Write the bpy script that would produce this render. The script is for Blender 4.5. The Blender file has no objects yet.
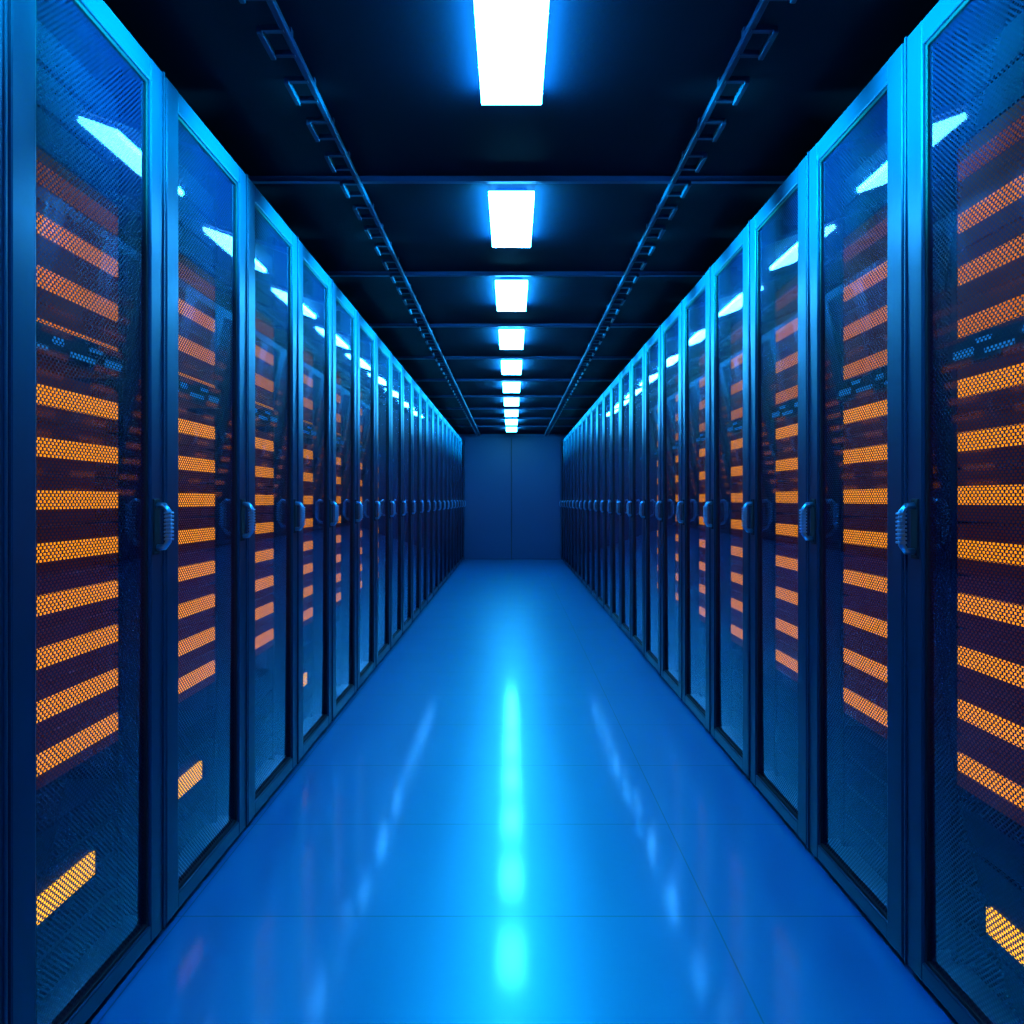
import bpy, bmesh, math, random
from mathutils import Vector, Matrix
random.seed(3)
sc = bpy.context.scene
try:
    sc.view_settings.view_transform = 'Standard'
    sc.view_settings.look = 'None'
except Exception as e:
    print(e)

# ------------------------------------------------------------ constants
CAM_H = 1.10
F = 753.0
WL, WR = 0.875, 0.917        # aisle half widths
PL, PR = 0.593, 0.575        # rack pitches
YL0, YR0 = 1.311, 1.761 - 0.575
RACK_H = 2.175
CEIL = 2.320
Y_END = 13.90
Y_START = -1.75
DEPTH = 0.95

# ------------------------------------------------------------ materials
def new_mat(name):
    m = bpy.data.materials.new(name); m.use_nodes = True
    nt = m.node_tree
    for n in list(nt.nodes): nt.nodes.remove(n)
    out = nt.nodes.new('ShaderNodeOutputMaterial')
    return m, nt, out

def N(nt, t, **kw):
    n = nt.nodes.new(t)
    for k, v in kw.items(): setattr(n, k, v)
    return n

def math_n(nt, op, a, b=None, c=None):
    n = nt.nodes.new('ShaderNodeMath'); n.operation = op
    for i, v in enumerate((a, b, c)):
        if v is None: continue
        if isinstance(v, (int, float)): n.inputs[i].default_value = v
        else: nt.links.new(v, n.inputs[i])
    return n.outputs[0]

def principled(name, col, rough=0.5, metal=0.0, spec=0.5, noise=0.0, nscale=20, coat=0, coat_r=0.1, emis=None, es=0, tint=None):
    m, nt, out = new_mat(name)
    p = N(nt, 'ShaderNodeBsdfPrincipled')
    p.inputs['Base Color'].default_value = (*col, 1)
    p.inputs['Roughness'].default_value = rough
    p.inputs['Metallic'].default_value = metal
    p.inputs['Specular IOR Level'].default_value = spec
    p.inputs['Coat Weight'].default_value = coat
    p.inputs['Coat Roughness'].default_value = coat_r
    if tint: p.inputs['Specular Tint'].default_value = (*tint, 1)
    if emis:
        p.inputs['Emission Color'].default_value = (*emis, 1)
        p.inputs['Emission Strength'].default_value = es
    if noise:
        tc = N(nt, 'ShaderNodeTexCoord'); nz = N(nt, 'ShaderNodeTexNoise')
        nz.inputs['Scale'].default_value = nscale
        nt.links.new(tc.outputs['Object'], nz.inputs['Vector'])
        r = math_n(nt, 'MULTIPLY_ADD', nz.outputs['Fac'], noise, rough - noise * 0.5)
        nt.links.new(r, p.inputs['Roughness'])
    nt.links.new(p.outputs[0], out.inputs[0])
    if emis:
        try: m.cycles.emission_sampling = 'NONE'
        except Exception: pass
    return m

MESH_P = 0.0125
def emission(name, col, s, dots=None, sample=True):
    m, nt, out = new_mat(name)
    e = N(nt, 'ShaderNodeEmission')
    e.inputs[0].default_value = (*col, 1); e.inputs[1].default_value = s
    if dots:
        tc = N(nt, 'ShaderNodeTexCoord'); sp = N(nt, 'ShaderNodeSeparateXYZ')
        nt.links.new(tc.outputs['Object'], sp.inputs[0])
        k = 2 * math.pi / dots
        a = math_n(nt, 'SINE', math_n(nt, 'MULTIPLY', sp.outputs['Y'], k))
        b = math_n(nt, 'SINE', math_n(nt, 'MULTIPLY', sp.outputs['Z'], k))
        pr = math_n(nt, 'MULTIPLY', a, b)
        v = math_n(nt, 'MULTIPLY_ADD', pr, 0.4 * s, 0.8 * s)
        nt.links.new(v, e.inputs[1])
    nt.links.new(e.outputs[0], out.inputs[0])
    if not sample:
        try: m.cycles.emission_sampling = 'NONE'
        except Exception: pass
    return m

M_FRAME = principled('powder_coated_steel', (0.001, 0.015, 0.042), 0.32, 0.1, spec=0.22, noise=0.08, nscale=40, tint=(0.0, 0.45, 1.0))
M_DARK = principled('cabinet_interior_black', (0.001, 0.002, 0.008), 0.6, spec=0.15)
M_BODY = principled('cabinet_body_steel', (0.003, 0.010, 0.035), 0.45, 0.3)
M_CHASSIS = principled('server_chassis_brown_glow', (0.05, 0.003, 0.0002), 0.6, 0.0, spec=0.02, emis=(1.0, 0.18, 0.008), es=0.040)  # faint emission paints the orange spill of the bars onto the chassis
M_CHASSIS2 = principled('server_chassis_navy', (0.0003, 0.0022, 0.015), 0.5, 0.1, spec=0.1)
M_HANDLE = principled('handle_satin_metal', (0.08, 0.34, 0.58), 0.28, 0.9)
M_OR = emission('orange_led_grille', (1.0, 0.315, 0.001), 1.75, dots=0.008, sample=False)
M_OR2 = emission('amber_led_grille', (1.0, 0.26, 0.003), 1.05, dots=0.008, sample=False)
M_OR3 = emission('dim_amber_led_grille', (0.7, 0.17, 0.05), 0.35, dots=0.008, sample=False)
M_YEL = emission('yellow_led_grille', (1.0, 0.44, 0.001), 2.4, dots=0.008, sample=False)
M_BLUE = emission('blue_status_led', (0.02, 0.34, 1.0), 0.55, sample=False)
M_LAMP = emission('ceiling_lamp_diffuser', (0.042, 0.46, 1.0), 74.0)
M_LAMPS = emission('ceiling_lamp_edge_glow', (0.015, 0.46, 1.0), 330.0)

def mesh_panel_mat():
    m, nt, out = new_mat('perforated_glazed_door_mesh')
    tc = N(nt, 'ShaderNodeTexCoord'); sp = N(nt, 'ShaderNodeSeparateXYZ')
    nt.links.new(tc.outputs['Object'], sp.inputs[0])
    k = 2 * math.pi / MESH_P
    a = math_n(nt, 'SINE', math_n(nt, 'MULTIPLY', sp.outputs['Y'], k))
    b = math_n(nt, 'SINE', math_n(nt, 'MULTIPLY', sp.outputs['Z'], k))
    pr = math_n(nt, 'MULTIPLY', a, b)
    hole = math_n(nt, 'GREATER_THAN', pr, -0.12)
    row = math_n(nt, 'GREATER_THAN', math_n(nt, 'ABSOLUTE', b), 0.44)
    hole = math_n(nt, 'MULTIPLY', hole, row)
    p = N(nt, 'ShaderNodeBsdfPrincipled')
    p.inputs['Base Color'].default_value = (0.0002, 0.0020, 0.016, 1)
    p.inputs['Roughness'].default_value = 0.5
    p.inputs['Specular IOR Level'].default_value = 0.06
    p.inputs['Specular Tint'].default_value = (0, 0.4, 1, 1)
    tr = N(nt, 'ShaderNodeBsdfTransparent')
    mx = N(nt, 'ShaderNodeMixShader')
    nt.links.new(hole, mx.inputs[0]); nt.links.new(p.outputs[0], mx.inputs[1]); nt.links.new(tr.outputs[0], mx.inputs[2])
    # glazing: upright sheet, shading normal tilted to shift the lamp reflections
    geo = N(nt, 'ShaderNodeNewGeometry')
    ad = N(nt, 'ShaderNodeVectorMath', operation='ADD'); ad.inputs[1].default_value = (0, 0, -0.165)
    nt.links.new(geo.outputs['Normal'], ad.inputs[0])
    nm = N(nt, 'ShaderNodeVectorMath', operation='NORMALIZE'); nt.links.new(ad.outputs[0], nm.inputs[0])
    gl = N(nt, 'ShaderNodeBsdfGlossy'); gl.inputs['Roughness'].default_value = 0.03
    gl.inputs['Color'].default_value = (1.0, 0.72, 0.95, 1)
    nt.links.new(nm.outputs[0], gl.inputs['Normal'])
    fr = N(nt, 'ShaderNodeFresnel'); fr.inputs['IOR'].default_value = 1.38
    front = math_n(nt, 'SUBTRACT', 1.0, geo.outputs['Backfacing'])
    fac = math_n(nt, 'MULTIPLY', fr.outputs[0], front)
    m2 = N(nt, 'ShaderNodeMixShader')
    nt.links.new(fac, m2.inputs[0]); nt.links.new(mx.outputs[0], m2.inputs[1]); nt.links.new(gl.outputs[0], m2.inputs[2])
    nt.links.new(m2.outputs[0], out.inputs[0])
    return m
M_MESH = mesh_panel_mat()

def floor_mat():
    m, nt, out = new_mat('polished_blue_floor_tiles')
    tc = N(nt, 'ShaderNodeTexCoord'); sp = N(nt, 'ShaderNodeSeparateXYZ')
    nt.links.new(tc.outputs['Object'], sp.inputs[0])
    def line(sock, off, pitch, hw):
        u = math_n(nt, 'DIVIDE', math_n(nt, 'SUBTRACT', sock, off), pitch)
        f = math_n(nt, 'FRACT', math_n(nt, 'ADD', u, 100.5))
        d = math_n(nt, 'ABSOLUTE', math_n(nt, 'SUBTRACT', f, 0.5))
        return math_n(nt, 'LESS_THAN', d, hw / pitch)
    ln = math_n(nt, 'MAXIMUM', line(sp.outputs['X'], 0.53, 1.40, 0.0020), line(sp.outputs['Y'], 1.99, 0.565, 0.0026))
    p = N(nt, 'ShaderNodeBsdfPrincipled')
    mc = N(nt, 'ShaderNodeMix', data_type='RGBA')
    mc.inputs[6].default_value = (0.0, 0.068, 0.255, 1)
    mc.inputs[7].default_value = (0.0, 0.010, 0.04, 1)
    nt.links.new(ln, mc.inputs[0]); nt.links.new(mc.outputs[2], p.inputs['Base Color'])
    nz = N(nt, 'ShaderNodeTexNoise'); nz.inputs['Scale'].default_value = 3.0
    nt.links.new(tc.outputs['Object'], nz.inputs['Vector'])
    r = math_n(nt, 'MULTIPLY_ADD', nz.outputs['Fac'], 0.05, 0.345)
    nt.links.new(r, p.inputs['Roughness'])
    p.inputs['IOR'].default_value = 2.8
    p.inputs['Specular Tint'].default_value = (0.0, 0.90, 1.0, 1)
    p.inputs['Coat Weight'].default_value = 0.45
    p.inputs['Coat Roughness'].default_value = 0.11
    nt.links.new(p.outputs[0], out.inputs[0])
    return m
M_FLOOR = floor_mat()
M_CEIL = principled('ceiling_black_paint', (0.0010, 0.007, 0.017), 0.7, spec=0.03, noise=0.1, nscale=8)
M_BEAM = principled('ceiling_grid_metal', (0.008, 0.038, 0.12), 0.4, 0.4)
M_TRAY = principled('cable_tray_metal', (0.005, 0.017, 0.06), 0.4, 0.5)
M_WALL = principled('wall_blue_paint', (0.001, 0.028, 0.12), 0.45, noise=0.1, nscale=4)
M_WALLD = principled('wall_dark_paint', (0.02, 0.03, 0.06), 0.7)
M_SEAM = principled('wall_seam_dark', (0.001, 0.005, 0.018), 0.6)

# ------------------------------------------------------------ mesh builder
class MB:
    def __init__(self):
        self.bm = bmesh.new(); self.mats = []
    def mi(self, m):
        if m not in self.mats: self.mats.append(m)
        return self.mats.index(m)
    def box(self, x0, x1, y0, y1, z0, z1, m, bev=0, side_mat=None, end_mat=None):
        x0, x1 = sorted((x0, x1)); y0, y1 = sorted((y0, y1)); z0, z1 = sorted((z0, z1))
        idx = self.mi(m)
        mat = Matrix.Translation(((x0+x1)/2, (y0+y1)/2, (z0+z1)/2)) @ Matrix.Diagonal((x1-x0, y1-y0, z1-z0, 1))
        tmp = bmesh.new()
        bmesh.ops.create_cube(tmp, size=1, matrix=mat)
        if bev:
            bmesh.ops.bevel(tmp, geom=list(tmp.edges), offset=bev, segments=2, affect='EDGES', profile=0.5)
        bmesh.ops.recalc_face_normals(tmp, faces=list(tmp.faces))
        vm = {v: self.bm.verts.new(v.co) for v in tmp.verts}
        for f in tmp.faces:
            nf = self.bm.faces.new([vm[v] for v in f.verts]); nf.material_index = idx
            if side_mat and abs(f.normal.x) > 0.8: nf.material_index = self.mi(side_mat)
            if end_mat and abs(f.normal.y) > 0.6: nf.material_index = self.mi(end_mat)
        tmp.free()
    def quad(self, pts, m):
        f = self.bm.faces.new([self.bm.verts.new(p) for p in pts]); f.material_index = self.mi(m)
    def tube(self, path, r, m, seg=10):
        idx = self.mi(m); rings = []; fs = []
        for i, p in enumerate(path):
            p = Vector(p)
            a = Vector(path[max(i-1, 0)]); b = Vector(path[min(i+1, len(path)-1)])
            t = (b - a).normalized()
            up = Vector((0, 1, 0)) if abs(t.y) < 0.9 else Vector((0, 0, 1))
            u = t.cross(up).normalized(); v = t.cross(u)
            rings.append([self.bm.verts.new(p + (u*math.cos(2*math.pi*k/seg) + v*math.sin(2*math.pi*k/seg))*r) for k in range(seg)])
        for i in range(len(rings)-1):
            for k in range(seg):
                f = self.bm.faces.new([rings[i][k], rings[i][(k+1) % seg], rings[i+1][(k+1) % seg], rings[i+1][k]])
                f.material_index = idx; f.smooth = True; fs.append(f)
        for rg in (rings[0], rings[-1]):
            f = self.bm.faces.new(rg); f.material_index = idx; fs.append(f)
        bmesh.ops.recalc_face_normals(self.bm, faces=fs)
    def mesh(self, name):
        me = bpy.data.meshes.new(name); self.bm.to_mesh(me); self.bm.free()
        for m in self.mats: me.materials.append(m)
        return me

def add(name, me, loc=(0, 0, 0)):
    o = bpy.data.objects.new(name, me); o.location = loc
    sc.collection.objects.link(o); return o

# ------------------------------------------------------------ rack
def rack_mesh(side, w, pitch, low, centre, handle=True):
    """side=+1: body extends to -x (left rack, faces +x); side=-1: mirrored"""
    b = MB(); s = -side
    X = lambda d: s * d           # d = depth behind the door face
    g = 0.003
    st = 0.078 if side == 1 else 0.080
    # cabinet shell (open front)
    b.box(X(0.03), X(DEPTH), g, 0.02, 0.03, RACK_H, M_BODY)
    b.box(X(0.03), X(DEPTH), w-0.02, w-g, 0.03, RACK_H, M_BODY)
    b.box(X(0.03), X(DEPTH), 0.02, w-0.02, RACK_H-0.02, RACK_H, M_BODY)
    b.box(X(0.03), X(DEPTH), 0.02, w-0.02, 0.03, 0.06, M_BODY)
    b.box(X(DEPTH-0.02), X(DEPTH), 0.02, w-0.02, 0.06, RACK_H-0.02, M_BODY)
    b.box(X(0.035), X(DEPTH-0.02), g, w-g, 0.0, 0.03, M_DARK)   # plinth
    # door frame
    z0, z1 = 0.022, RACK_H
    b.box(X(0), X(0.028), g+0.003, st, z0, z1, M_FRAME, 0.005)
    b.box(X(0), X(0.028), w-st, w-g-0.003, z0, z1, M_FRAME, 0.005)
    b.box(X(0.0008), X(0.027), st-0.004, w-st+0.004, z1-0.058, z1-0.0008, M_FRAME, 0.004)
    b.box(X(0.0008), X(0.027), st-0.004, w-st+0.004, z0+0.0008, z0+0.045, M_FRAME, 0.004)
    # inner lip (gasket) round the perforated sheet
    lp = 0.009
    zi0, zi1 = z0+0.045, z1-0.058
    b.box(X(0.006), X(0.026), st-0.001, st+lp, zi0, zi1, M_DARK, 0.002)
    b.box(X(0.006), X(0.026), w-st-lp, w-st+0.001, zi0, zi1, M_DARK, 0.002)
    b.box(X(0.006), X(0.026), st, w-st, zi1-lp, zi1+0.001, M_DARK, 0.002)
    b.box(X(0.006), X(0.026), st, w-st, zi0-0.001, zi0+lp, M_DARK, 0.002)
    # raised hinge bead
    b.box(X(-0.004), X(0.02), w-0.016, w-0.008, z0, z1, M_FRAME, 0.002)
    # perforated sheet (single face, normal towards the aisle)
    xm = X(0.013); ya0, yb0 = st+lp*0.5, w-st-lp*0.5; za0, zb0 = zi0+0.004, zi1-0.004
    pts = [(xm, ya0, za0), (xm, yb0, za0), (xm, yb0, zb0), (xm, ya0, zb0)]   # normal +x
    if side == -1: pts.reverse()
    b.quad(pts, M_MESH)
    # handle on far stile
    if handle:
        hy = w - 0.052
        hz0, hz1 = CAM_H-0.125, CAM_H-0.005
        b.box(X(-0.004), X(0.004), hy-0.016, hy+0.016, hz0-0.008, hz1+0.008, M_DARK, 0.003)
        b.tube([(X(0), hy, hz1-0.008), (X(-0.022), hy, hz1-0.009), (X(-0.031), hy, hz1-0.022), (X(-0.033), hy, (hz0+hz1)/2),
                (X(-0.031), hy, hz0+0.022), (X(-0.022), hy, hz0+0.009), (X(0), hy, hz0+0.008)], 0.0075, M_HANDLE)
        for i in range(8):
            zz = hz0 + 0.026 + i*0.0093
            b.box(X(-0.041), X(-0.024), hy-0.010, hy+0.010, zz, zz+0.005, M_HANDLE, 0.0012)
    # mounting rails
    d = 0.075
    for yy in (0.035, w-0.075):
        b.box(X(d+0.004), X(d+0.03), yy, yy+0.02, 0.06, RACK_H-0.02, M_DARK)
    # servers
    ya, yb = 0.055, w-0.09
    h = 0.040
    rel = [k*pitch for k in range(-5, 3)]
    top = [2*pitch + 0.132 + k*pitch*0.99 for k in range(3)]
    def unit(zc, m, y1=yb, bh=h):
        zc = CAM_H + centre + zc
        b.box(X(d+0.004), X(d+0.6), ya-0.01, yb+0.012, zc-pitch*0.47, zc+pitch*0.47, M_CHASSIS)
        b.box(X(d-0.002), X(d+0.01), ya, y1, zc-bh/2, zc+bh/2, m)
        b.box(X(d-0.002), X(d+0.006), yb+0.002, yb+0.01, zc-bh/2, zc+bh/2, M_DARK)
    for z in rel: unit(z, M_OR)
    unit(top[0], M_OR2); unit(top[1], M_OR2); unit(top[2], M_OR2)
    unit(top[2]+pitch*0.97, M_OR3)
    # switch with blue status leds
    zs = CAM_H + 0.322
    b.box(X(d-0.018), X(d+0.01), ya, yb+0.01, zs-0.03, zs+0.03, M_DARK, 0.002)
    for i, (fy, dz, ww, hh) in enumerate(((0.06, 0.008, 0.05, 0.012), (0.17, -0.018, 0.07, 0.010), (0.36, 0.004, 0.035, 0.016),
                                         (0.5, -0.014, 0.09, 0.012), (0.66, 0.010, 0.05, 0.010), (0.80, -0.008, 0.07, 0.018))):
        yy = ya + fy*(yb-ya)
        b.box(X(d-0.023), X(d-0.017), yy, yy+ww, zs+dz-hh/2, zs+dz+hh/2, M_BLUE, 0.0025)
    # navy servers low down and at the very top
    zz = 0.08
    lowest = CAM_H + centre + rel[0] - pitch*0.5
    while zz + 0.085 < lowest:
        b.box(X(d+0.006), X(d+0.6), ya-0.01, yb+0.012, zz, zz+0.080, M_CHASSIS2, 0.003)
        zz += 0.088
    zz = CAM_H + centre + top[2] + pitch*1.5
    while zz + 0.085 < RACK_H-0.03:
        b.box(X(d+0.006), X(d+0.6), ya-0.01, yb+0.012, zz, zz+0.080, M_CHASSIS2, 0.003)
        zz += 0.088
    if low:
        zc = CAM_H + (-0.825 if side == 1 else -0.875)
        b.box(X(d-0.002), X(d+0.01), ya, w-0.19, zc-0.026, zc+0.026, M_YEL)
    return b.mesh('server_rack_mesh')

ML = [rack_mesh(1, PL, 0.1065, False, 0.0), rack_mesh(1, PL, 0.1065, True, 0.0), rack_mesh(1, PL, 0.1065, False, 0.0, False)]
MR = [rack_mesh(-1, PR, 0.118, False, 0.01), rack_mesh(-1, PR, 0.118, True, 0.01)]
low_left = {0, 1, 3}; low_right = {-2, 0}
for k in range(-5, 21):
    y = YL0 + k*PL
    if y + PL < Y_END: add('server_rack', ML[2 if k < 0 else (1 if k in low_left else 0)], (-WL, y, 0))
for k in range(-5, 22):
    y = YR0 + k*PR
    if y + PR < Y_END: add('server_rack', MR[1 if k in low_right else 0], (WR, y, 0))

# ------------------------------------------------------------ room
XL, XR = -WL-DEPTH-0.05, WR+DEPTH+0.05
def slab(name, x0, x1, y0, y1, z0, z1, m):
    b = MB(); b.box(x0, x1, y0, y1, z0, z1, m); return add(name, b.mesh(name))
slab('floor', XL-0.1, XR+0.1, Y_START-0.1, Y_END+0.1, -0.1, 0, M_FLOOR)
slab('ceiling', XL-0.1, XR+0.1, Y_START-0.1, Y_END+0.1, CEIL, CEIL+0.1, M_CEIL)
slab('wall_left', XL-0.1, XL, Y_START, Y_END, 0, CEIL, M_WALLD)
slab('wall_right', XR, XR+0.1, Y_START, Y_END, 0, CEIL, M_WALLD)
slab('wall_front', XL-0.1, XR+0.1, Y_START-0.1, Y_START, 0, CEIL, M_WALLD)
b = MB()
b.box(XL-0.1, XR+0.1, Y_END, Y_END+0.1, 0, CEIL, M_WALL)
for a, c in ((-0.86, -0.007), (0.007, 0.90)):
    b.box(a, c, Y_END-0.02, Y_END+0.01, 0.004, 2.24, M_WALL, 0.004)
b.box(-0.007, 0.007, Y_END-0.006, Y_END+0.01, 0.004, 2.24, M_SEAM)
add('wall_back', b.mesh('wall_back'))

# ceiling cross beams
cent = [1.95] + [3.215 + 1.185*k for k in range(9)]
allc = [-1.40, -0.40, 0.76] + cent
for c in allc[1:]:
    y = c - 0.375
    b = MB()
    b.box(XL, XR, y-0.006, y+0.006, CEIL-0.018, CEIL, M_BEAM)
    b.box(XL, XR, y-0.012, y+0.012, CEIL-0.023, CEIL-0.017, M_BEAM, 0.001)
    add('ceiling_beam', b.mesh('ceiling_beam'))

# lamps (panel + added unseen spots that brighten the rack tops)
b = MB()
lw, ll = 0.178, 0.585
b.box(-lw/2, lw/2, -ll/2, ll/2, -0.024, 0.0, M_LAMP, 0.002, side_mat=M_LAMPS)
b.box(-lw/2+0.03, lw/2-0.03, -ll/2+0.03, ll/2-0.03, 0.0, 0.020, M_BEAM)
lamp = b.mesh('ceiling_light_panel')
for c in allc:
    o = add('ceiling_light_panel', lamp, (0, c, CEIL-0.020))
    for sx in (-1, 1):
        for oy in (-0.29, 0.29):
            L = bpy.data.lights.new('rack_top_fill', 'SPOT')
            L.energy = 1250; L.color = (0.0, 0.82, 1.0)
            L.spot_size = math.radians(48); L.spot_blend = 1.0; L.shadow_soft_size = 0.04
            lo = bpy.data.objects.new('rack_top_fill', L); sc.collection.objects.link(lo)
            lo.parent = o
            lo.location = (sx*(lw/2+0.05), oy, -0.065)
            dirv = Vector((sx*0.8, 0, -0.19))
            lo.rotation_euler = dirv.to_track_quat('-Z', 'Y').to_euler()

# cable trays with brackets
for sx, x0 in ((-1, 0.575), (1, 0.605)):
    b = MB()
    xa = sx*x0; z = CEIL-0.026
    b.box(xa-0.008, xa+0.008, Y_START+0.02, Y_END-0.02, z-0.010, z+0.010, M_TRAY, 0.002)
    y = Y_START + 0.2
    while y < Y_END-0.2:
        xo = xa + sx*0.060
        t = 0.007
        b.box(xa, xo, y-t, y+t, z-0.006-t, z-0.006+t, M_TRAY)
        b.box(xa, xo, y+0.105-t, y+0.105+t, z-0.006-t, z-0.006+t, M_TRAY)
        b.box(xo-t, xo+t, y-t, y+0.105+t, z-0.020, z-0.001, M_TRAY, 0.002)
        b.box(xa-t, xa+t, y+0.04, y+0.06, z, CEIL, M_TRAY)
        y += 0.23
    add('cable_tray', b.mesh('cable_tray'))

# ------------------------------------------------------------ world + camera
w = bpy.data.worlds.new('world'); sc.world = w; w.use_nodes = True
w.node_tree.nodes['Background'].inputs[0].default_value = (0.01, 0.03, 0.08, 1)
w.node_tree.nodes['Background'].inputs[1].default_value = 0.1
cd = bpy.data.cameras.new('camera'); cam = bpy.data.objects.new('camera', cd)
sc.collection.objects.link(cam)
cam.location = (0, 0, CAM_H); cam.rotation_euler = (math.radians(90), 0, 0)
cd.sensor_width = 36; cd.lens = 36*F/1024
cd.shift_y = -12/1024; cd.shift_x = 0.5/1024
cd.clip_start = 0.02
sc.camera = cam
